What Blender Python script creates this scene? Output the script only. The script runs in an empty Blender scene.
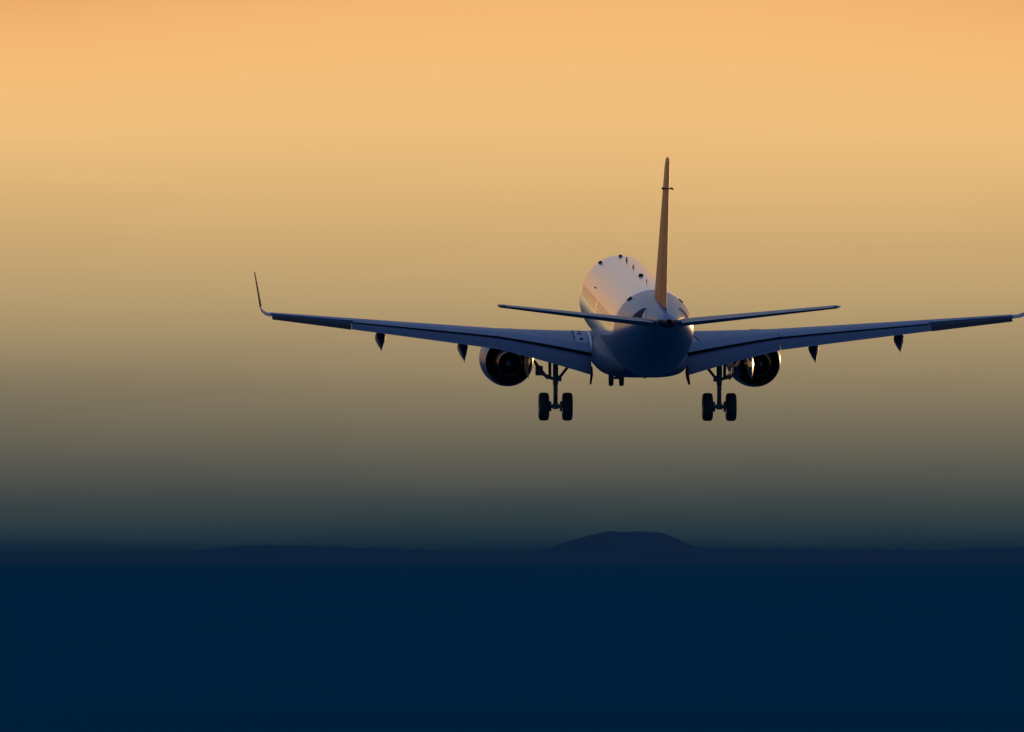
import bpy, bmesh, math, random
from mathutils import Vector, Matrix
random.seed(7)
R = math.radians
sc = bpy.context.scene
COL = sc.collection

# ------------------------------------------------------------------ camera, world, sun, exposure
F_PX = 10336.0                      # focal length in pixels of a 1024 wide frame (long telephoto)
CAM_H = 6.0
cam_d = bpy.data.cameras.new('camera')
cam_d.sensor_width = 36.0
cam_d.lens = 36.0 * F_PX / 1024.0
cam_d.clip_start = 1.0
cam_d.clip_end = 400000.0
cam = bpy.data.objects.new('camera', cam_d)
COL.objects.link(cam)
cam.location = (0, 0, CAM_H)
cam.rotation_euler = (R(90) + math.atan(189.0 / F_PX), 0, 0)
sc.camera = cam

def lin(r, g, b):
    f = lambda c: (c / 255 / 12.92) if c / 255 <= 0.04045 else ((c / 255 + 0.055) / 1.055) ** 2.4
    return (f(r), f(g), f(b), 1.0)

world = bpy.data.worlds.new('World')
sc.world = world
world.use_nodes = True
wn, wl = world.node_tree.nodes, world.node_tree.links
wn.clear()
def wmath(op, a, b=None, clamp=False):
    n = wn.new('ShaderNodeMath'); n.operation = op; n.use_clamp = clamp
    for i, v in enumerate((a, b)):
        if v is None: continue
        if isinstance(v, (int, float)): n.inputs[i].default_value = v
        else: wl.new(v, n.inputs[i])
    return n.outputs[0]
def wramp(fac, stops, interp='LINEAR'):
    n = wn.new('ShaderNodeValToRGB'); n.color_ramp.interpolation = interp
    e = n.color_ramp.elements
    while len(e) > 1: e.remove(e[-1])
    e[0].position, e[0].color = stops[0]
    for p, c in stops[1:]:
        q = e.new(p); q.color = c
    wl.new(fac, n.inputs[0]); return n.outputs[0]
def wmix(f, a, b):
    n = wn.new('ShaderNodeMix'); n.data_type = 'RGBA'
    wl.new(f, n.inputs[0])
    for s, v in ((6, a), (7, b)):
        if isinstance(v, tuple): n.inputs[s].default_value = v
        else: wl.new(v, n.inputs[s])
    return n.outputs[2]
tc = wn.new('ShaderNodeTexCoord')
sep = wn.new('ShaderNodeSeparateXYZ'); wl.new(tc.outputs['Generated'], sep.inputs[0])
X, Y, Z = sep.outputs
# the dusk band over the far horizon: elevation (sine) 0 .. 0.06
def el(y): return min(1.0, max(0.0, ((555.0 - y) / F_PX) / 0.06 ))
mp = wn.new('ShaderNodeMapping'); mp.inputs['Scale'].default_value = (22, 22, 160)
wl.new(tc.outputs['Generated'], mp.inputs[0])
nz = wn.new('ShaderNodeTexNoise'); nz.inputs['Scale'].default_value = 1.0; nz.inputs['Detail'].default_value = 3.0
wl.new(mp.outputs[0], nz.inputs[0])
wob = wmath('MULTIPLY', wmath('SUBTRACT', nz.outputs[0], 0.5), 0.0020)
rx = wmath('MINIMUM', wmath('ABSOLUTE', wmath('MULTIPLY', wmath('SUBTRACT', X, 0.006), 20.0)), 1.0)
cen = wmath('SUBTRACT', 1.0, wmath('MULTIPLY', rx, rx))                      # paler over the hidden sun, deeper to both sides
top_w = wmath('MULTIPLY', wmath('SUBTRACT', Z, 0.034), 45.0, True)
left_w = wmath('MULTIPLY', wmath('MULTIPLY', X, -20.0, True), wmath('SUBTRACT', 1.0, top_w))
zz_ = wmath('SUBTRACT', wmath('ADD', Z, wob), wmath('MULTIPLY', wmath('MULTIPLY', cen, top_w), 0.0048))
left_w = wmath('MULTIPLY', left_w, wmath('MULTIPLY', wmath('SUBTRACT', Z, 0.003), 110.0, True))
zz_ = wmath('SUBTRACT', zz_, wmath('MULTIPLY', left_w, 0.0012))
band_f = wmath('DIVIDE', zz_, 0.06, True)
SKY = [(560, (6, 34, 56)), (553, (14, 36, 57)), (545, (22, 43, 59)), (538, (31, 50, 62)), (528, (41, 58, 65)), (505, (60, 69, 70)),
       (470, (88, 88, 80)), (435, (112, 105, 88)), (400, (130, 118, 94)), (350, (160, 140, 105)),
       (300, (186, 158, 113)), (240, (206, 170, 116)), (190, (223, 181, 121)), (140, (238, 190, 125)),
       (90, (244, 190, 122)), (40, (243, 183, 115)), (0, (238, 173, 108))]
band = wramp(band_f, [(el(y), lin(*c)) for y, c in SKY])
# the rest of the dome: orange over the sunset, blue grey overhead, dusk blue opposite
sky_n = wn.new('ShaderNodeTexSky'); sky_n.sky_type = 'NISHITA'; sky_n.sun_disc = False
SUN_EL, SUN_AZ = R(2.5), R(14.0)           # azimuth from +Y (the view) towards +X
sky_n.sun_elevation = SUN_EL; sky_n.sun_rotation = SUN_AZ
sky_n.air_density = 1.3; sky_n.dust_density = 1.0; sky_n.ozone_density = 2.0
sky_s = wn.new('ShaderNodeVectorMath'); sky_s.operation = 'SCALE'; sky_s.inputs['Scale'].default_value = 0.06
wl.new(sky_n.outputs[0], sky_s.inputs[0])
dome = wramp(wmath('MAXIMUM', Z, 0.0), [(0.0, lin(232, 168, 104)), (0.06, lin(234, 170, 106)), (0.12, lin(206, 166, 128)),
                                         (0.24, lin(150, 158, 174)), (0.55, lin(120, 142, 184)), (1.0, lin(104, 130, 178))])
back = wramp(wmath('MAXIMUM', Z, 0.0), [(0.0, lin(58, 78, 100)), (0.15, lin(76, 102, 134)), (0.5, lin(74, 102, 150)), (1.0, lin(104, 130, 178))])
front = wmath('MULTIPLY', wmath('ADD', Y, 0.35), 1.0, True)
hi = wmath('MULTIPLY', wmath('SUBTRACT', Z, 0.054), 60.0, True)
front_sky = wmix(hi, band, dome)
fs = wmath('SMOOTH_MIN', front, 1.0)
wn.remove(fs.node); 
mr = wn.new('ShaderNodeMapRange'); mr.interpolation_type = 'SMOOTHSTEP'
wl.new(Y, mr.inputs[0]); mr.inputs[1].default_value = -0.25; mr.inputs[2].default_value = 0.75
graded = wmix(mr.outputs[0], back, front_sky)
up = wn.new('ShaderNodeMapRange'); up.interpolation_type = 'SMOOTHSTEP'
wl.new(Z, up.inputs[0]); up.inputs[1].default_value = 0.25; up.inputs[2].default_value = 0.8
up.inputs[4].default_value = 0.4
full = wmix(up.outputs[0], graded, sky_s.outputs[0])
bg = wn.new('ShaderNodeBackground'); bg.inputs[1].default_value = 1.0
wl.new(full, bg.inputs[0])
wo = wn.new('ShaderNodeOutputWorld'); wl.new(bg.outputs[0], wo.inputs[0])

sun_d = bpy.data.lights.new('sun', 'SUN'); sun_d.energy = 0.35; sun_d.angle = R(2.0); sun_d.color = (1.0, 0.55, 0.25)
sun = bpy.data.objects.new('sun', sun_d); COL.objects.link(sun)
sdir = Vector((math.sin(SUN_AZ) * math.cos(SUN_EL), math.cos(SUN_AZ) * math.cos(SUN_EL), math.sin(SUN_EL)))
sun.rotation_euler = sdir.to_track_quat('Z', 'Y').to_euler()
sun.location = sdir * 500

sc.view_settings.view_transform = 'Standard'
sc.view_settings.look = 'None'
sc.view_settings.exposure = 0.0
sc.view_settings.gamma = 1.0
sc.view_settings.use_curve_mapping = False
sc.cycles.max_bounces = 8

# ------------------------------------------------------------------ materials
def mat(name, base, rough=0.5, metal=0.0, spec=0.5, coat=0.0, vary=0.08, scale=3.0, stretch=(1, 1, 1), rvary=0.08, bump=0.0):
    m = bpy.data.materials.new(name); m.use_nodes = True
    n, l = m.node_tree.nodes, m.node_tree.links
    b = n['Principled BSDF']
    b.inputs['Metallic'].default_value = metal
    b.inputs['Specular IOR Level'].default_value = spec
    b.inputs['Coat Weight'].default_value = coat
    b.inputs['Coat Roughness'].default_value = 0.12
    t = n.new('ShaderNodeTexCoord'); mpn = n.new('ShaderNodeMapping'); mpn.inputs['Scale'].default_value = stretch
    l.new(t.outputs['Object'], mpn.inputs[0])
    z = n.new('ShaderNodeTexNoise'); z.inputs['Scale'].default_value = scale; z.inputs['Detail'].default_value = 5
    l.new(mpn.outputs[0], z.inputs[0])
    mx = n.new('ShaderNodeMix'); mx.data_type = 'RGBA'
    mx.inputs[6].default_value = tuple(c * (1 - vary) for c in base) + (1,)
    mx.inputs[7].default_value = tuple(min(1, c * (1 + vary)) for c in base) + (1,)
    l.new(z.outputs[0], mx.inputs[0]); l.new(mx.outputs[2], b.inputs['Base Color'])
    if bump:
        bn = n.new('ShaderNodeTexNoise'); bn.inputs['Scale'].default_value = 1.1; bn.inputs['Detail'].default_value = 2
        bp = n.new('ShaderNodeBump'); bp.inputs['Strength'].default_value = 1.0; bp.inputs['Distance'].default_value = bump
        l.new(t.outputs['Object'], bn.inputs[0]); l.new(bn.outputs[0], bp.inputs['Height']); l.new(bp.outputs[0], b.inputs['Normal'])
    rr = n.new('ShaderNodeMapRange'); rr.inputs[3].default_value = max(0.02, rough - rvary); rr.inputs[4].default_value = rough + rvary
    l.new(z.outputs[0], rr.inputs[0]); l.new(rr.outputs[0], b.inputs['Roughness'])
    return m
M = {
 'white': mat('white_paint', (0.88, 0.89, 0.86), 0.30, coat=0.9, bump=.015, vary=0.04, scale=.7, stretch=(1, .25, 1), rvary=.04),
 'tail': mat('blue_tail_paint', (0.085, 0.185, 0.335), 0.38, coat=0.05, spec=.35, bump=.03, vary=0.06, scale=.7, rvary=.04),
 'belly': mat('grey_belly_paint', (0.085, 0.14, 0.225), 0.5, spec=.15, bump=.02, vary=0.15, stretch=(1, .2, 1)),
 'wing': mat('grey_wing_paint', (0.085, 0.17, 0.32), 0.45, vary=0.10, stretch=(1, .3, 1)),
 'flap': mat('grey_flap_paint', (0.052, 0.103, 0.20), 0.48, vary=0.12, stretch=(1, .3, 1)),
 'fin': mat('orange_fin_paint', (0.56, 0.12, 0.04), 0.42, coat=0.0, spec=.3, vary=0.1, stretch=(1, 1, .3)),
 'stab': mat('pale_grey_paint', (0.17, 0.21, 0.28), 0.42, vary=0.1),
 'cowl': mat('engine_cowl_paint', (0.13, 0.18, 0.26), 0.38, coat=0.0, vary=0.1),
 'steel': mat('hot_section_metal', (0.50, 0.27, 0.17), 0.2, metal=1.0, vary=0.2, rvary=.03),
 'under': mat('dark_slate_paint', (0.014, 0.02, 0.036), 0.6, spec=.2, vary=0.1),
 'dark': mat('dark_duct_liner', (0.12, 0.04, 0.028), 0.4, vary=0.2),
 'bright': mat('pale_metal_fairing', (0.55, 0.5, 0.48), 0.24, metal=0.9, vary=.1),
 'lip': mat('bare_metal_lip', (0.6, 0.6, 0.62), 0.2, metal=1.0),
 'gear': mat('gear_leg_paint', (0.16, 0.17, 0.19), 0.45, vary=0.15, scale=8),
 'tyre': mat('tyre_rubber', (0.03, 0.032, 0.036), 0.75, vary=0.2, scale=12),
 'rim': mat('wheel_rim_metal', (0.35, 0.35, 0.36), 0.4, metal=0.8),
 'glass': mat('dark_window_glass', (0.03, 0.034, 0.04), 0.28, spec=0.6, coat=.5),
 'black': mat('black_fitting', (0.012, 0.012, 0.014), 0.8, spec=.15),
 'pale_strip': mat('pale_strip_paint', (0.62, 0.64, 0.66), 0.4),
 'walk': mat('walkway_panel_paint', (0.34, 0.42, 0.54), 0.5),
 'patch': mat('navy_trim_paint', (0.008, 0.025, 0.08), 0.7, spec=.08),
 'tip': mat('dark_brown_tip_paint', (0.02, 0.012, 0.009), 0.7, spec=.15, vary=.1),
}

# ------------------------------------------------------------------ mesh helpers
def link(name, bm, m, parent=None, smooth=40.0):
    me = bpy.data.meshes.new(name)
    bmesh.ops.recalc_face_normals(bm, faces=bm.faces)
    bm.to_mesh(me); bm.free()
    for k in (m if isinstance(m, list) else [m]): me.materials.append(k)
    if smooth:
        me.shade_smooth(); me.set_sharp_from_angle(angle=R(smooth))
    o = bpy.data.objects.new(name, me); COL.objects.link(o)
    if parent is not None: o.parent = parent
    return o
def loft(bm, secs, cap=(True, True), mi=0):
    rows = [[bm.verts.new(p) for p in s] for s in secs]
    n = len(secs[0]); fs = []
    for a, b in zip(rows, rows[1:]):
        for i in range(n):
            j = (i + 1) % n
            fs.append(bm.faces.new((a[i], a[j], b[j], b[i])))
    if cap[0]: fs.append(bm.faces.new(rows[0][::-1]))
    if cap[1]: fs.append(bm.faces.new(rows[-1]))
    for f in fs: f.material_index = mi
    return fs
def tube(bm, p0, p1, r0, r1=None, n=14, mi=0):
    p0, p1 = Vector(p0), Vector(p1); r1 = r0 if r1 is None else r1
    d = (p1 - p0).normalized()
    u = d.orthogonal().normalized(); v = d.cross(u)
    ring = lambda p, r: [p + (u * math.cos(2 * math.pi * k / n) + v * math.sin(2 * math.pi * k / n)) * r for k in range(n)]
    loft(bm, [ring(p0, r0), ring(p1, r1)], mi=mi)
def lathe(bm, c, prof, axis='Y', n=48, closed=True, mi=0):
    """prof: list of (along, radius); axis through c"""
    c = Vector(c); secs = []
    for a, r in prof:
        row = []
        for k in range(n):
            t = 2 * math.pi * k / n
            if axis == 'Y': row.append(c + Vector((r * math.cos(t), a, r * math.sin(t))))
            else: row.append(c + Vector((a, r * math.cos(t), r * math.sin(t))))
        secs.append(row)
    if closed: secs.append(secs[0])
    if closed:
        rows = [[bm.verts.new(p) for p in s] for s in secs[:-1]]
        rows.append(rows[0])
        for a, b in zip(rows, rows[1:]):
            for i in range(n):
                j = (i + 1) % n
                f = bm.faces.new((a[i], a[j], b[j], b[i])); f.material_index = mi
    else:
        loft(bm, secs, mi=mi)
def slab(bm, pts, normal, t, mi=0):
    """a plate with outline pts, thickness t along normal"""
    nrm = Vector(normal).normalized() * t / 2
    loft(bm, [[Vector(p) - nrm for p in pts], [Vector(p) + nrm for p in pts]], mi=mi)
def boxbm(bm, c, sx, sy, sz, mi=0):
    c = Vector(c)
    q = [Vector((a * sx / 2, b * sy / 2, 0)) for a, b in ((-1, -1), (1, -1), (1, 1), (-1, 1))]
    loft(bm, [[c + p - Vector((0, 0, sz / 2)) for p in q], [c + p + Vector((0, 0, sz / 2)) for p in q]], mi=mi)
def interp(tab, s):
    if s <= tab[0][0]: return tab[0][1:]
    for a, b in zip(tab, tab[1:]):
        if s <= b[0]:
            t = (s - a[0]) / (b[0] - a[0])
            return tuple(x + (y - x) * t for x, y in zip(a[1:], b[1:]))
    return tab[-1][1:]
def smooth_tab(tab, step=0.25):
    """Catmull-Rom resample of a table of (s, values...)"""
    out = []
    for i in range(len(tab) - 1):
        p0, p1, p2, p3 = tab[max(0, i - 1)], tab[i], tab[i + 1], tab[min(len(tab) - 1, i + 2)]
        h = p2[0] - p1[0]; n = max(2, int(h / step))
        for k in range(n):
            t = k / n; row = [p1[0] + h * t]
            for c in range(1, len(p1)):
                m1 = (p2[c] - p0[c]) / max(1e-6, p2[0] - p0[0]) * h
                m2 = (p3[c] - p1[c]) / max(1e-6, p3[0] - p1[0]) * h
                row.append((2*t**3-3*t**2+1)*p1[c] + (t**3-2*t**2+t)*m1 + (-2*t**3+3*t**2)*p2[c] + (t**3-t**2)*m2)
            out.append(tuple(row))
    out.append(tab[-1]); return out

# ------------------------------------------------------------------ ground and hills
def setting(o): o['kind'] = 'structure'; return o
HILL = (0.044, 0.098, 0.141)
def dull(name, base, vary, scale, stretch):
    m = mat(name, base, 1.0, spec=0.0, vary=vary, scale=scale, stretch=stretch)
    return m
bm = bmesh.new()
G = 60000.0
ys = [-400, 0, 200, 400, 800, 2000, 6000, 14000, 30000, G]
xs = [-30000, -8000, -2000, -500, -100, 0, 100, 500, 2000, 8000, 30000]
vv = [[bm.verts.new((x, y, 0)) for x in xs] for y in ys]
for a, b in zip(vv, vv[1:]):
    for i in range(len(xs) - 1): bm.faces.new((a[i], a[i+1], b[i+1], b[i]))
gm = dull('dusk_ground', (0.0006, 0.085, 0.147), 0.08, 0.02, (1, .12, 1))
gn, gl = gm.node_tree.nodes, gm.node_tree.links         # haze painted in: base colour fades to the hill tone with distance, noise-broken
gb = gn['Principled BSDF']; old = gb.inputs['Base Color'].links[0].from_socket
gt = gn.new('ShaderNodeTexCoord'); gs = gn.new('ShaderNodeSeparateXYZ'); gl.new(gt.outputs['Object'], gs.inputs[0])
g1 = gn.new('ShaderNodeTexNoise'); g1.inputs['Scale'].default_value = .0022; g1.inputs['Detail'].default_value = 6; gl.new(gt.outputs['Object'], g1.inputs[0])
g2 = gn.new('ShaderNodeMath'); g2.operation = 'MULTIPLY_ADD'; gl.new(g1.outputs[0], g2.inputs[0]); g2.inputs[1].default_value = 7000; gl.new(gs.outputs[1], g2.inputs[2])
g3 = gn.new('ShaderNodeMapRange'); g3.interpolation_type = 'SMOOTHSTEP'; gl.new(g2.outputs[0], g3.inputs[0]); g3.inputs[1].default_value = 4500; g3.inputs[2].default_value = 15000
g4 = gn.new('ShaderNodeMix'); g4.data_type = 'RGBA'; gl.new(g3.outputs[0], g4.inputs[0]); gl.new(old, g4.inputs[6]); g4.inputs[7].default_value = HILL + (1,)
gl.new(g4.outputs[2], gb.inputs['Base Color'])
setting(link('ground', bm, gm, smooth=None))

HD = 15000.0
sky_line = [(-600, 552), (-100, 551), (60, 553), (180, 552), (235, 547.5), (270, 546), (330, 546.5), (380, 549), (430, 550), (480, 551.5),
            (525, 552), (545, 549), (560, 544), (580, 540), (598, 534.5), (620, 532.5), (645, 532.8), (662, 535.5), (676, 540), (690, 546.5), (704, 548.5),
            (760, 549), (850, 550), (930, 550.5), (980, 549), (1060, 548), (1600, 551)]
bm = bmesh.new()
rows = []
NX, NY = 420, 14
for j in range(NY + 1):
    v = j / NY; row = []
    for i in range(NX + 1):
        px = -560 + (1024 + 1120) * i / NX
        yp = interp(sky_line, px)[0]
        ht = (555 - yp) / F_PX * HD + CAM_H
        ht += 0.9 * math.sin(px * 0.21 + 1.3 * math.sin(px * .05)) * (0.4 + 0.6 * math.sin(px * .013) ** 2)
        bump = math.sin(math.pi * min(1, v * 1.0)) ** 0.8 if 0 < v < 1 else 0
        off = 1 + 0.10 * math.sin(px * .03 + j * 1.1) * (0 if j == NY // 2 else 1)
        row.append(bm.verts.new(((px - 512) / F_PX * HD, HD - 900 + 1800 * v, ht * bump * off - (2 if bump == 0 else 0))))
    rows.append(row)
for a, b in zip(rows, rows[1:]):
    for i in range(NX): bm.faces.new((a[i], a[i+1], b[i+1], b[i]))
setting(link('hills', bm, dull('dusk_hills', HILL, 0.12, 0.01, (1, 1, 3)), smooth=80))

# ------------------------------------------------------------------ the airliner
S0, Z0 = 17.3, 3.74                 # station of the main wheels, their depth under the body axis
def B(x, s, z): return Vector((x, S0 - s, z + Z0))
DIST = 382.0
plane = bpy.data.objects.new('airliner', None); COL.objects.link(plane)
plane.empty_display_size = 4
plane.location = (4.633, DIST, CAM_H + 5.0)
plane.rotation_euler = (R(4.9), R(0.1), R(2.62))
plane['label'] = 'twin-engine jet airliner seen from behind in the sunset sky, wheels and flaps lowered'
plane['category'] = 'airplane'

# fuselage: s, z_top, z_bottom, half width
FUS = smooth_tab([(0.0, -0.50, -0.56, 0.03), (0.12, -0.24, -0.82, .33), (0.5, .02, -1.10, .63), (1.0, .28, -1.31, .90), (2.0, .82, -1.53, 1.23),
       (3.0, 1.30, -1.63, 1.41), (4.0, 1.55, -1.67, 1.48), (5.2, 1.67, -1.675, 1.505), (8, 1.675, -1.675, 1.505), (14, 1.675, -1.675, 1.505),
       (22, 1.675, -1.675, 1.505), (24.2, 1.675, -1.67, 1.505), (26, 1.66, -1.50, 1.48), (28, 1.63, -1.08, 1.37), (30, 1.58, -.58, 1.17), (32, 1.51, 0.0, .90),
       (33.5, 1.45, .40, .67), (34.8, 1.36, .68, .46), (35.7, 1.26, .86, .29), (36.15, 1.16, .92, .16)], 0.3)
def fpt(s, phi, off=0.0):
    """point of the fuselage skin; phi from +X (right) towards +Z, in radians"""
    zt, zb, hw = interp(FUS, s)
    zc, hh = (zt + zb) / 2, (zt - zb) / 2
    return B((hw + off) * math.cos(phi), s, zc + (hh + off) * math.sin(phi))
bm = bmesh.new()
NF = 64
# livery: white ahead of a slanting break line, blue on the tail and the lower body
wm = M['white']; n, l = wm.node_tree.nodes, wm.node_tree.links
pb = n['Principled BSDF']; old = pb.inputs['Base Color'].links[0].from_socket
oc = n.new('ShaderNodeTexCoord'); so = n.new('ShaderNodeSeparateXYZ'); l.new(oc.outputs['Object'], so.inputs[0])
def nm(op, a, b):
    q = n.new('ShaderNodeMath'); q.operation = op
    for i, v in enumerate((a, b)):
        if isinstance(v, (int, float)): q.inputs[i].default_value = v
        else: l.new(v, q.inputs[i])
    return q.outputs[0]
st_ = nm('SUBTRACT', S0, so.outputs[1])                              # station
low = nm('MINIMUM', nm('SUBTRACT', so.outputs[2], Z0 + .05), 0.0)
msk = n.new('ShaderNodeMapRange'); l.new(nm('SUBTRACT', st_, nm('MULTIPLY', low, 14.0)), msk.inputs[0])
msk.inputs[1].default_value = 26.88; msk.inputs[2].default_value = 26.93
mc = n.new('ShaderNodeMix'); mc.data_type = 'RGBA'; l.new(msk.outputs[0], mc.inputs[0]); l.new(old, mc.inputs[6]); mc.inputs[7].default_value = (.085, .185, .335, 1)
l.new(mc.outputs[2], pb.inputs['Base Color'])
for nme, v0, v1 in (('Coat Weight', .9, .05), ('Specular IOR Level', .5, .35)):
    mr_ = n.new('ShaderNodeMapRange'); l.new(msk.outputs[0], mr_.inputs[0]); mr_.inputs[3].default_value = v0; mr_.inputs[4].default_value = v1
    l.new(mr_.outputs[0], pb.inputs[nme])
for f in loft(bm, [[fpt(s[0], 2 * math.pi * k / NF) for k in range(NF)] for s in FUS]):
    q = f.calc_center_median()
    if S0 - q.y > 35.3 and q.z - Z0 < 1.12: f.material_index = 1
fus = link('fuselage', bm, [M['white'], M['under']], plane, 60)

def skin_patch(name, corners, m, off=0.012, nu=4, nv=4, parent=fus):
    """thin patch lying on the fuselage: corners (s, phi deg) of a quad"""
    bm = bmesh.new(); g = [[], []]
    for lay, o_ in ((0, -0.03), (1, off)):
        for i in range(nu + 1):
            row = []
            for j in range(nv + 1):
                u, v = i / nu, j / nv
                c = [(1-u)*(1-v), u*(1-v), u*v, (1-u)*v]
                s = sum(c[k] * corners[k][0] for k in range(4)); ph = sum(c[k] * corners[k][1] for k in range(4))
                row.append(bm.verts.new(fpt(s, R(ph), o_)))
            g[lay].append(row)
    t, b = g[1], g[0]
    for i in range(nu):
        for j in range(nv): bm.faces.new((t[i][j], t[i+1][j], t[i+1][j+1], t[i][j+1]))
    for i in range(nu):
        bm.faces.new((t[i][0], t[i+1][0], b[i+1][0], b[i][0])); bm.faces.new((t[i][nv], t[i+1][nv], b[i+1][nv], b[i][nv]))
    for j in range(nv):
        bm.faces.new((t[0][j], t[0][j+1], b[0][j+1], b[0][j])); bm.faces.new((t[nu][j], t[nu][j+1], b[nu][j+1], b[nu][j]))
    return link(name, bm, m, parent, 50)

# cabin windows, one mesh each, both sides
for side in (1, -1):
    for k in range(26):
        s = 6.1 + 0.79 * k
        if abs(s - 15.6) < .2: continue
        A = (lambda d: d) if side > 0 else (lambda d: 180 - d)
        bm = bmesh.new(); rows = []
        for a in range(9):                              # rounded outline, follows the skin's curve
            v = -1 + a / 4; wd = .14 * (1 - abs(v) ** 4 * .45)
            ph = R(A(math.degrees(math.asin((.38 + .2 * v) / 1.675))))
            rows.append([fpt(s - wd, ph, -.02), fpt(s - wd, ph, .004), fpt(s + wd, ph, .004), fpt(s + wd, ph, -.02)])
        loft(bm, rows); link('cabin_window', bm, M['glass'], fus, 40)
for side in (1, -1):
    A = lambda d: d if side > 0 else 180 - d
    skin_patch('cockpit_window', [(1.75, A(33)), (2.35, A(28)), (2.4, A(48)), (1.95, A(55))], M['glass'])
    skin_patch('cockpit_window', [(1.55, A(62)), (1.72, A(40)), (1.95, A(58)), (1.85, A(84))], M['glass'])
    d = skin_patch('cabin_door', [(4.3, A(-24)), (5.1, A(-24)), (5.1, A(40)), (4.3, A(40))], M['white'], .003, 3, 8)
    d = skin_patch('cabin_door', [(25.9, A(-16)), (26.6, A(-16)), (26.6, A(38)), (25.9, A(38))], M['white'], .003, 3, 8)
    va = 128 if side < 0 else 47
    skin_patch('vent', [(26.95, va - 4), (27.6, va - 3), (27.6, va + 3), (26.95, va + 4)], M['black'], .03)
    # navy cut-out plate of the tailplane trim slot
    skin_patch('trim_plate', [(30.5, A(6)), (32.9, A(8)), (32.5, A(48)), (31.9, A(46))], M['patch'], .012, 6, 6)
    skin_patch('trim_plate', [(32.93, A(8)), (33.5, A(9)), (32.75, A(48)), (32.53, A(48))], M['pale_strip'], .014, 3, 6)
# tail cone exhaust
bm = bmesh.new()
lathe(bm, B(0, 36.1, 1.04), [(0.02, .10), (-0.14, .10), (-0.16, .115), (-0.14, .13), (0.05, .14)], n=24)
link('exhaust_pipe', bm, M['dark'], fus)

# antennas on the crown (blade shapes)
def blade(name, s, phi, length, h, t=.03, sweep=.5, m='black', parent=fus):
    bm = bmesh.new(); p = R(phi)
    o = fpt(s, p); n = (fpt(s, p, 1.0) - o).normalized(); tn = n.cross(Vector((0, 1, 0))).normalized(); a = Vector((0, -1, 0))
    base = [o + a * u + tn * w - n * .03 for u, w in ((0, 0), (length * .4, t), (length, 0), (length * .4, -t))]
    top = [o + a * (u * .55 + length * sweep) + tn * w * .6 + n * h for u, w in ((0, 0), (length * .4, t), (length, 0), (length * .4, -t))]
    loft(bm, [base, top]); return link(name, bm, M[m], parent, 30)
blade('antenna', 6.3, 92, .36, .07, .09, .2)
blade('antenna', 9.0, 89, .40, .14, .04)
blade('antenna', 13.4, 89, .40, .11, .035)
blade('antenna', 18.8, 90, .42, .09, .11, .2)
blade('antenna', 22.4, 90, .35, .12, .02)
blade('antenna', 6.0, 122, .42, .08, .09)
blade('antenna', 12.0, 150, .25, .06, .03)
blade('antenna', 20.5, -88, .40, .30, .05)

# belly fairing
def sup(t, e): return math.copysign(abs(t) ** e, t)
bm = bmesh.new(); secs = []
for s, zt, zb, hw in smooth_tab([(10.2, -.95, -1.62, .80), (11.2, -.70, -1.82, 1.35), (12.6, -.50, -1.98, 1.70), (15, -.50, -2.06, 1.73), (18, -.52, -2.05, 1.73),
                                 (20, -.62, -2.0, 1.68), (21.6, -.78, -1.86, 1.45), (23.2, -1.05, -1.66, .85)], .4):
    zc, hh = (zt + zb) / 2, (zt - zb) / 2
    secs.append([B(hw * sup(math.cos(2*math.pi*k/40), .62), s, zc + hh * sup(math.sin(2*math.pi*k/40), .72)) for k in range(40)])
loft(bm, secs); link('belly_fairing', bm, M['belly'], plane, 60)

# ---- aerofoil surfaces
def foil(x0, x1, t, camber=.015, n=12):
    """closed loop of (x, z): upper from x1 to x0, then lower back to x1"""
    th = lambda x: 5 * t * (.2969 * math.sqrt(max(x, 0)) - .126 * x - .3516 * x * x + .2843 * x**3 - .1036 * x**4)
    cm = lambda x: 4 * camber * x * (1 - x)
    q = [x0 + (x1 - x0) * (1 - math.cos(math.pi * k / n / 2 * 1)) if False else x0 + (x1 - x0) * (k / n) ** 1.7 for k in range(n + 1)]
    up = [(x, cm(x) + th(x)) for x in reversed(q)]
    lo = [(x, cm(x) - th(x)) for x in (q[1:] if x0 == 0 else q)]
    return up + lo
WING = [(0.0, 12.2, -1.12, 6.4, 6.0, .13), (1.5, 12.9, -1.10, 5.7, 6.0, .125), (5.2, 14.78, -.69, 3.80, .4, .10), (13.62, 19.05, .25, 1.45, -1.5, .09)]
def wing_at(y):                     # LE station, z of chord at quarter, chord, incidence, thickness
    return interp(WING, y)
def wpt(side, y, xf, zf):
    s, z, c, inc, t = wing_at(y); i = R(inc)
    dx, dz = (xf - .25) * c, zf * c
    return B(side * y, s + .25 * c + dx * math.cos(i) + dz * math.sin(i), z - dx * math.sin(i) + dz * math.cos(i))
XR = .70
def flap_sec(side, y, cf, defl, aft, drop, t=.13, n=8):
    """a flap section: chord cf*c turned down by defl degrees behind the wing's rear face"""
    s, z, c, inc, _ = wing_at(y); d = R(defl + inc); out = []
    o = wpt(side, y, XR + aft, -drop)
    for x, zz in foil(0, 1, t, .02, n):
        dx, dz = x * cf * c, zz * cf * c
        out.append(o + Vector((0, -(dx * math.cos(d) + dz * math.sin(d)), -dx * math.sin(d) + dz * math.cos(d))))
    return out
def ys_(a, b, n): return [a + (b - a) * k / n for k in range(n + 1)]
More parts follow.
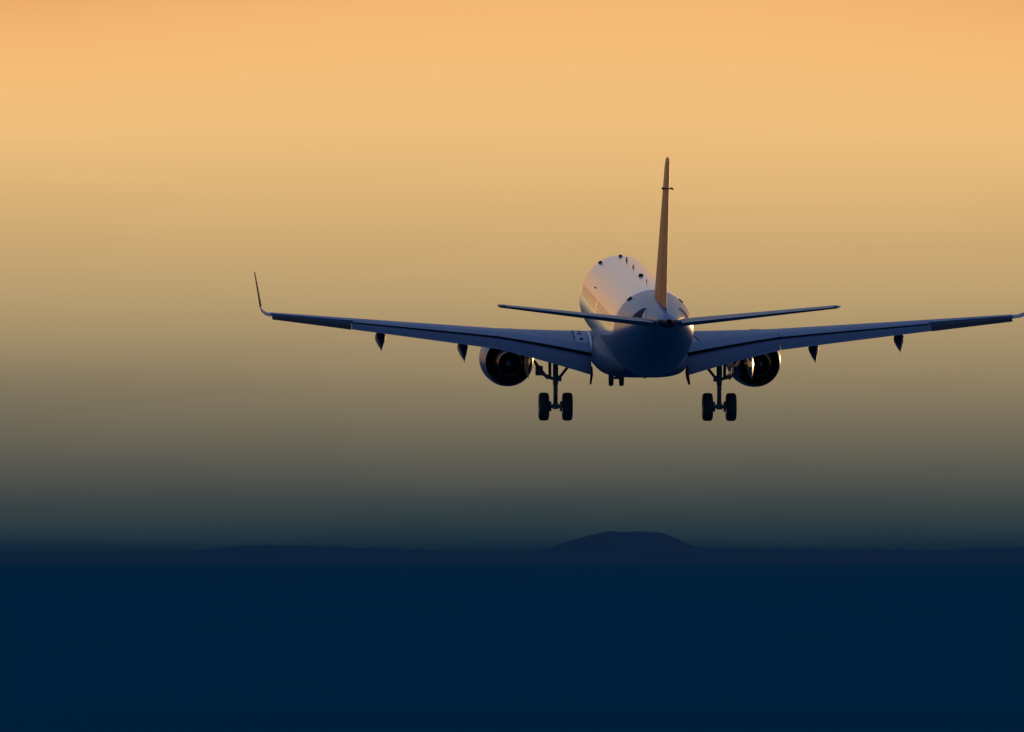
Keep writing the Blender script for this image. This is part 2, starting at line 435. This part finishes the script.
for side in (1, -1):
    bm = bmesh.new(); secs = []
    for y in [0.4, 1.5] + ys_(1.5, 5.2, 5)[1:] + ys_(5.2, 13.62, 10)[1:]:
        s, z, c, inc, t = wing_at(y)
        secs.append([wpt(side, y, x, zz) for x, zz in foil(0, XR, t)])
    loft(bm, secs)
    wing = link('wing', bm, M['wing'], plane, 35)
    # spoiler / shroud panel over the gap, so that the upper skin runs out to 0.76 chord
    bm = bmesh.new(); secs = []
    for y in ys_(1.72, 5.18, 4):
        t = wing_at(y)[4]; th = lambda x: foil(x, x + .001, t, .015, 1)[1][1]
        secs.append([wpt(side, y, XR - .06, th(XR - .06) + .004), wpt(side, y, .80, th(.80) - .001), wpt(side, y, .83, th(.83) - .004), wpt(side, y, .83, th(.83) - .007), wpt(side, y, .80, th(.80) - .008), wpt(side, y, XR - .06, th(XR - .06) - .01)])
    loft(bm, secs); link('spoiler', bm, M['wing'], wing, 30)
    bm = bmesh.new(); secs = []
    for y in ys_(5.20, 10.6, 5):
        t = wing_at(y)[4]; th = lambda x: foil(x, x + .001, t, .015, 1)[1][1]
        secs.append([wpt(side, y, XR - .06, th(XR - .06) + .004), wpt(side, y, .80, th(.80) - .001), wpt(side, y, .83, th(.83) - .004), wpt(side, y, .83, th(.83) - .007), wpt(side, y, .80, th(.80) - .008), wpt(side, y, XR - .06, th(XR - .06) - .01)])
    loft(bm, secs); link('spoiler', bm, M['wing'], wing, 30)
    # flaps
    for y0, y1, cf, dd in ((1.76, 5.18, .27, 20), (5.20, 10.65, .27, 20)):
        bm = bmesh.new()
        loft(bm, [flap_sec(side, y, cf, dd, .085, -.002) for y in ys_(y0, y1, 5)])
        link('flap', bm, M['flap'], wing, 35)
    for y0, y1 in ((1.80, 5.18), (5.20, 10.6)):     # black strip standing in for the gap shadow under the shroud's edge
        bm = bmesh.new(); secs = []
        for y in ys_(y0, y1, 5):
            t = wing_at(y)[4]; th = lambda x: foil(x, x + .001, t, .015, 1)[1][1]; c = wing_at(y)[2]
            a = wpt(side, y, .828, th(.828) - .004)
            secs.append([a + Vector((0, 0, -.004)), a + Vector((0, -.02, -.004)), a + Vector((0, -.02, -.02 - .014 * c)), a + Vector((0, .0, -.02 - .014 * c))])
        loft(bm, secs); link('gap_shadow_strip', bm, M['black'], wing, 30)
    # end plate hanging at the inner flap end
    bm = bmesh.new()
    q = flap_sec(side, 1.76, .27, 20, .085, -.002)
    te = q[0]
    slab(bm, [te + Vector((0, .9, .10)), te + Vector((0, .35, .30)), te + Vector((0, 0, .02)), te + Vector((side*.06, -.10, -.30)), te + Vector((side*.06, .02, -.34)), te + Vector((0, .5, -.10))], (1, 0, 0), .07)
    link('flap_end_plate', bm, M['black'], wing, 30)
    # aileron
    bm = bmesh.new()
    loft(bm, [flap_sec(side, y, .32, 17, .012, .004, .17) for y in ys_(10.66, 13.58, 4)])
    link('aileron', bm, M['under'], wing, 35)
    # winglet: blends up from the tip
    bm = bmesh.new(); secs = []
    path = [(13.62, .25, 19.05, 1.45, 0), (13.79, .29, 19.25, 1.30, 25), (13.92, .40, 19.50, 1.15, 55), (14.0, .60, 19.75, 1.02, 74), (14.08, 1.04, 20.10, .84, 78), (14.24, 1.88, 20.75, .50, 78)]
    for y, z, s, c, cant in path:
        if side > 0: y = 13.62 + (y - 13.62) * 1.6      # the far tip carries a wider bend
        a = R(cant); row = []
        for x, zz in foil(0, 1, .085, .0, 8):
            row.append(B(side * (y - zz * c * math.sin(a)), s + x * c, z + zz * c * math.cos(a)))
        secs.append(row)
    loft(bm, secs[:4], (True, False)); loft(bm, secs[3:], (False, True), 1)
    bmesh.ops.remove_doubles(bm, verts=bm.verts, dist=1e-5)
    link('winglet', bm, [M['wing'], M['tip']], wing, 40)
    # flap track fairings (canoes under the flaps)
    for y, L, dp in ((6.5, 2.5, .62), (9.57, 2.1, .56)):
        bm = bmesh.new(); secs = []
        a = wpt(side, y, .42, -.05); tp = flap_sec(side, y, .27, 20, .085, -.002)[0]
        end = tp + Vector((-side * .03, -.02, -.65))
        for k in range(11):
            u = k / 10
            p = a.lerp(end, u) + Vector((0, 0, -.12 * math.sin(math.pi * u)))
            w = .20 * max(.05, min(1, u * 3.2 + .1) * (1 - max(0, u - .3) / .7) ** 1.25); h = w * 1.2
            secs.append([p + Vector((w * math.cos(2*math.pi*m/14), 0, h * math.sin(2*math.pi*m/14))) for m in range(14)])
        loft(bm, secs); link('flap_track_fairing', bm, M['flap'], wing, 50)
    # inboard fairing below the inner flap: right pale metal, left painted dark as shaded
    bm = bmesh.new(); secs = []; y = 4.12
    tp = flap_sec(side, y, .27, 20, .085, -.002)[0]
    for k in range(13):
        u = k / 12
        w = .125 * max(.04, math.sin(math.pi * min(.5, .08 + u * 1.2)) * (1 - max(0, u - .35) / .65))
        pz = Vector((0, 1.0 - 1.35 * u, -.26 - .20 * u)); h = .44 * (1 - .25 * u)
        secs.append([tp + pz + Vector((w * math.cos(2 * math.pi * m / 20), 0, h * math.sin(2 * math.pi * m / 20))) for m in range(20)])
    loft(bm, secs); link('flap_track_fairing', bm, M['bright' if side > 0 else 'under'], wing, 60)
    # stencilled walkway by the root: border line and small marks
    t = wing_at(2.1)[4]
    def top(y, x, off=.006):
        t = wing_at(y)[4]; c = wing_at(y)[2]
        return wpt(side, y, x, foil(x, x + .001, t, .015, 1)[1][1] + off / c)
    def top_mark(pts):
        bm = bmesh.new()
        loft(bm, [[top(y, x, .0) for y, x in pts], [top(y, x, .014) for y, x in pts]])
        return link('walkway_marking', bm, M['black'], wing, 30)
    n = 10                      # pale stencilled panel, its border, arrows
    xs_ = [.10 + .58 * k / n for k in range(n + 1)]
    outer = [1.84 + .50 * k / n for k in range(n + 1)] if side > 0 else [2.27] * (n + 1)
    bm = bmesh.new()
    loft(bm, [[top(1.80, x, .006), top(o, x, .006), top(o, x, -.02), top(1.80, x, -.02)] for o, x in zip(outer, xs_)])
    link('walkway_panel', bm, M['walk'], wing, 30)
    for k in range(n):
        if side < 0 and k % 3 == 2: continue
        top_mark([(outer[k], xs_[k]), (outer[k] + .045, xs_[k]), (outer[k + 1] + .045, xs_[k + 1]), (outer[k + 1], xs_[k + 1])])
    for y, x in ([(2.03, .22), (2.05, .36), (2.03, .54)] if side < 0 else [(2.0, .42), (2.0, .58)]):
        top_mark([(y - .08, x - .03), (y + .07, x - .012), (y + .07, x + .03), (y - .02, x + .045)])
    # painted highlight: pale strip along the edge where the wing meets the body
    bm = bmesh.new(); secs = []
    for k in range(9):
        x = .30 + .52 * k / 8
        p = wpt(side, 1.70, min(x, .80), foil(min(x, .8), min(x, .8) + .001, .13, .015, 1)[1][1])
        secs.append([p + Vector((0, 0, -.05)), p + Vector((side * .05, 0, -.03)), p + Vector((side * .03, 0, .05)), p + Vector((-side * .04, 0, .09))])
    loft(bm, secs); link('root_highlight_strip', bm, M['pale_strip'], wing, 50)

    # ---- engine
    ex, ez = side * 4.62, -1.83
    c = B(ex, 10.9, ez)
    bm = bmesh.new()
    lathe(bm, c, [(0, .80), (.06, .84), (0, .90), (-.35, .985), (-1.1, 1.02), (-1.9, 1.0), (-2.6, .95), (-3.2, .875), (-3.2, .855), (-2.6, .87), (-1.8, .86), (-.5, .74), (-.1, .77)], n=64)
    eng = link('engine_cowl', bm, M['cowl'], plane, 40)
    bm = bmesh.new()
    lathe(bm, c, [(.055, .83), (.075, .855), (0, .907), (-.12, .937), (-.12, .93), (0, .90)], n=64)
    link('intake_lip', bm, M['lip'], eng, 40)
    bm = bmesh.new()            # fan disc with blades
    lathe(bm, c, [(-.55, .02), (-.60, .735), (-.68, .735), (-.68, .02)], n=48)
    for k in range(24):
        a = 2 * math.pi * k / 24; u = Vector((math.cos(a), 0, math.sin(a))); w = Vector((-math.sin(a), 0, math.cos(a)))
        o = c + Vector((0, -.45, 0))
        slab(bm, [o + u*.2 + w*.05 + Vector((0, .08, 0)), o + u*.72 + w*.09 + Vector((0, .05, 0)), o + u*.72 - w*.09 + Vector((0, -.07, 0)), o + u*.2 - w*.05 + Vector((0, -.08, 0))], w.cross(u) + w * .6, .012)
    lathe(bm, c, [(-.05, .01), (-.2, .12), (-.42, .22), (-.56, .24), (-.56, .01)], n=24)
    link('fan', bm, M['dark'], eng, 40)
    bm = bmesh.new()            # bypass back wall with guide vanes
    lathe(bm, c, [(-2.0, .30), (-2.0, .85), (-2.04, .85), (-2.04, .30)], n=48)
    link('bypass_wall', bm, M['dark'], eng, 40)
    bm = bmesh.new()            # core cowl and plug
    lathe(bm, c, [(-2.0, .62), (-2.8, .64), (-3.4, .57), (-4.1, .435), (-4.1, .415), (-3.6, .42), (-3.0, .44)], n=48)
    link('core_nozzle', bm, M['steel'], eng, 40)
    bm = bmesh.new()
    lathe(bm, c, [(-3.0, .01), (-3.0, .43), (-3.05, .43), (-3.05, .27), (-3.6, .27), (-4.1, .20), (-4.55, .10), (-4.75, .02), (-4.75, .01)], n=36)
    link('exhaust_plug', bm, M['under'], eng, 40)
    # pylon
    bm = bmesh.new(); secs = []
    for u, w, zt, zb in ((11.4, .05, -.78, -.86), (12.2, .17, -.70, -1.0), (13.4, .20, -.62, -1.05), (14.6, .18, -.66, -1.05), (15.6, .13, -.72, -1.0), (16.8, .05, -.80, -.98)):
        secs.append([B(ex + a, u, z) for a, z in ((-w, zb), (w, zb), (w, (zt+zb)/2), (w*.8, zt), (-w*.8, zt), (-w, (zt+zb)/2))])
    loft(bm, secs); link('pylon', bm, M['under'], eng, 50)

    # ---- tailplane
    bm = bmesh.new(); secs = []
    dih, inc = math.tan(R(7.4)), R(-3.0)
    def tail(y, x0, x1, n=10, droop=0.0):
        u = (y - .2) / 5.84; s = 32.1 + u * 3.15; cc = 3.35 - u * 1.95; z = .86 + (y - .2) * dih; row = []
        for x, zz in foil(x0, x1, .085, -.01, n):
            dx, dz = (x - .4) * cc, zz * cc
            row.append(B(side * y, s + .4 * cc + dx * math.cos(inc) + dz * math.sin(inc), z - dx * math.sin(inc) + dz * math.cos(inc)))
        return row
    loft(bm, [tail(y, 0, .70) for y in ys_(.2, 5.9, 6)] )
    st = link('tailplane', bm, M['stab'], plane, 35)
    bm = bmesh.new()
    loft(bm, [tail(y, .712, 1.0, 5) for y in ys_(.5, 5.75, 6)])
    link('elevator', bm, M['stab'], st, 35)
    bm = bmesh.new(); tips = [tail(5.905, 0, 1)]
    for y, k in ((5.97, .25), (6.02, .6), (6.04, .9)):
        r = tail(y, 0, 1); ce = r[0].lerp(r[10], .25); tips.append([p.lerp(ce, k) for p in r])
    loft(bm, tips); link('tailplane_tip', bm, M['stab'], st, 35)

    # ---- main landing gear
    gx = side * 3.03
    bm = bmesh.new()
    tube(bm, B(gx, 17.1, -1.0), B(gx, 17.25, -2.45), .105)
    tube(bm, B(gx, 17.25, -2.45), B(gx, 17.3, -3.24), .085)
    boxbm(bm, B(gx, 17.3, -3.24), .2, .22, .22)
    gear = link('main_landing_gear', bm, M['gear'], plane, 40)
    bm = bmesh.new(); tube(bm, B(gx - .55, 17.3, -3.25), B(gx + .55, 17.3, -3.25), .075)
    for q in (-1, 1): tube(bm, B(gx + q * .16, 17.3, -3.25), B(gx + q * .24, 17.3, -3.25), .19)
    link('axle', bm, M['gear'], gear, 40)
    bm = bmesh.new(); tube(bm, B(gx - side * .1, 17.22, -2.25), B(gx - side * .85, 17.0, -1.30), .055)
    boxbm(bm, B(gx - side * .14, 17.22, -2.22), .16, .14, .22)
    link('side_brace', bm, M['gear'], gear, 40)
    bm = bmesh.new(); tube(bm, B(gx + side * .22, 17.0, -1.1), B(gx + side * .20, 17.1, -2.24), .06); tube(bm, B(gx, 17.2, -2.26), B(gx + side * .34, 17.2, -2.18), .05)
    tube(bm, B(gx, 16.2, -1.2), B(gx, 17.2, -2.3), .05)
    link('drag_brace', bm, M['gear'], gear, 40)
    bm = bmesh.new()            # torque links behind the leg
    slab(bm, [B(gx - .07, 17.33, -2.40), B(gx + .07, 17.33, -2.40), B(gx + .03, 17.72, -2.76), B(gx - .03, 17.72, -2.76)], (0, .6, .6), .05)
    slab(bm, [B(gx - .07, 17.42, -3.12), B(gx + .07, 17.42, -3.12), B(gx + .03, 17.74, -2.80), B(gx - .03, 17.74, -2.80)], (0, .6, -.6), .05)
    link('torque_link', bm, M['gear'], gear, 30)
    bm = bmesh.new()            # leg door, hung outboard and seen edge on
    slab(bm, [B(gx + side * .30, 16.6, -2.22), B(gx + side * .30, 17.8, -2.20), B(gx + side * .66, 17.7, -1.86), B(gx + side * .78, 17.5, -1.60), B(gx + side * .78, 16.6, -1.60)], (side * .75, 0, -.6), .10)
    tube(bm, B(gx + side * .1, 17.2, -2.24), B(gx + side * .62, 17.2, -2.0), .06)
    boxbm(bm, B(gx + side * .62, 17.4, -1.92), .26, .5, .34)
    link('gear_door', bm, M['gear'], gear, 30)
    for q in (-1, 1):
        bm = bmesh.new(); wc = B(gx + q * .435, 17.3, -3.262)
        lathe(bm, wc, [(-.175, .27), (-.19, .34), (-.186, .44), (-.155, .495), (-.10, .518), (0, .522), (.10, .518), (.155, .495), (.186, .44), (.19, .34), (.175, .27)], 'X', 48)
        lathe(bm, wc, [(-.15, .02), (-.13, .12), (-.16, .22), (-.188, .275), (.188, .275), (.16, .22), (.13, .12), (.15, .02)], 'X', 40, mi=1)
        link('wheel', bm, [M['tyre'], M['rim']], gear, 40)

# ---- fin and rudder
FIN = [(1.20, 28.3, 6.35, .34), (1.62, 28.95, 5.65, .34), (2.3, 29.75, 5.0, .31), (6.46, 33.75, 2.05, .15), (6.81, 34.2, 1.65, .10)]
def fin_sec(z, x0, x1, n=10):
    s, c, t = interp(FIN, z)
    return [B(zz * c, s + x * c, z) for x, zz in foil(x0, x1, t / c, 0, n)]
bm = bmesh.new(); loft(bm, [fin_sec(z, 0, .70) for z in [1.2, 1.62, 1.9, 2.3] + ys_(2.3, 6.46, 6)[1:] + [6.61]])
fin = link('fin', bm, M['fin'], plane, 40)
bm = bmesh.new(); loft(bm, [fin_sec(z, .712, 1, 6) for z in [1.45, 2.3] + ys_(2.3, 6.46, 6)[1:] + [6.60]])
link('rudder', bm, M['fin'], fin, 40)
bm = bmesh.new(); loft(bm, [fin_sec(6.615, 0, 1), fin_sec(6.70, 0.0, 1), [p.lerp(sum(fin_sec(6.78, 0, 1), Vector()) / 21, .4) for p in fin_sec(6.78, 0, 1)]])
link('fin_tip', bm, M['fin'], fin, 40)
for side in (1, -1):
    bm = bmesh.new(); tube(bm, B(side * .04, 34.3, 5.67), B(side * .16, 34.6, 5.68), .025, n=8); tube(bm, B(side * .16, 34.35, 5.68), B(side * .17, 34.9, 5.68), .035, n=8)
    link('fin_antenna', bm, M['black'], fin, 40)

# ---- nose landing gear
bm = bmesh.new()
tube(bm, B(0, 3.4, -1.4), B(0, 3.2, -2.6), .085); tube(bm, B(0, 3.2, -2.6), B(0, 3.18, -3.12), .055)
tube(bm, B(-.26, 3.18, -3.16), B(.26, 3.18, -3.16), .05); boxbm(bm, B(0, 3.2, -2.95), .16, .16, .22)
ng = link('nose_landing_gear', bm, M['gear'], plane, 40)
bm = bmesh.new(); tube(bm, B(0, 4.4, -1.5), B(0, 3.25, -2.5), .05); link('drag_brace', bm, M['gear'], ng, 40)
for q in (-1, 1):
    bm = bmesh.new(); wc = B(q * .20, 3.18, -3.17)
    lathe(bm, wc, [(-.075, .17), (-.09, .22), (-.085, .27), (-.05, .30), (0, .305), (.05, .30), (.085, .27), (.09, .22), (.075, .17)], 'X', 36)
    lathe(bm, wc, [(-.06, .02), (-.05, .1), (-.072, .175), (.072, .175), (.05, .1), (.06, .02)], 'X', 30, mi=1)
    link('wheel', bm, [M['tyre'], M['rim']], ng, 40)
    bm = bmesh.new(); slab(bm, [B(q * .42, 2.2, -1.5), B(q * .42, 3.6, -1.6), B(q * .52, 3.6, -2.1), B(q * .52, 2.2, -2.0)], (1, 0, .2), .03)
    link('gear_door', bm, M['white'], ng, 30)
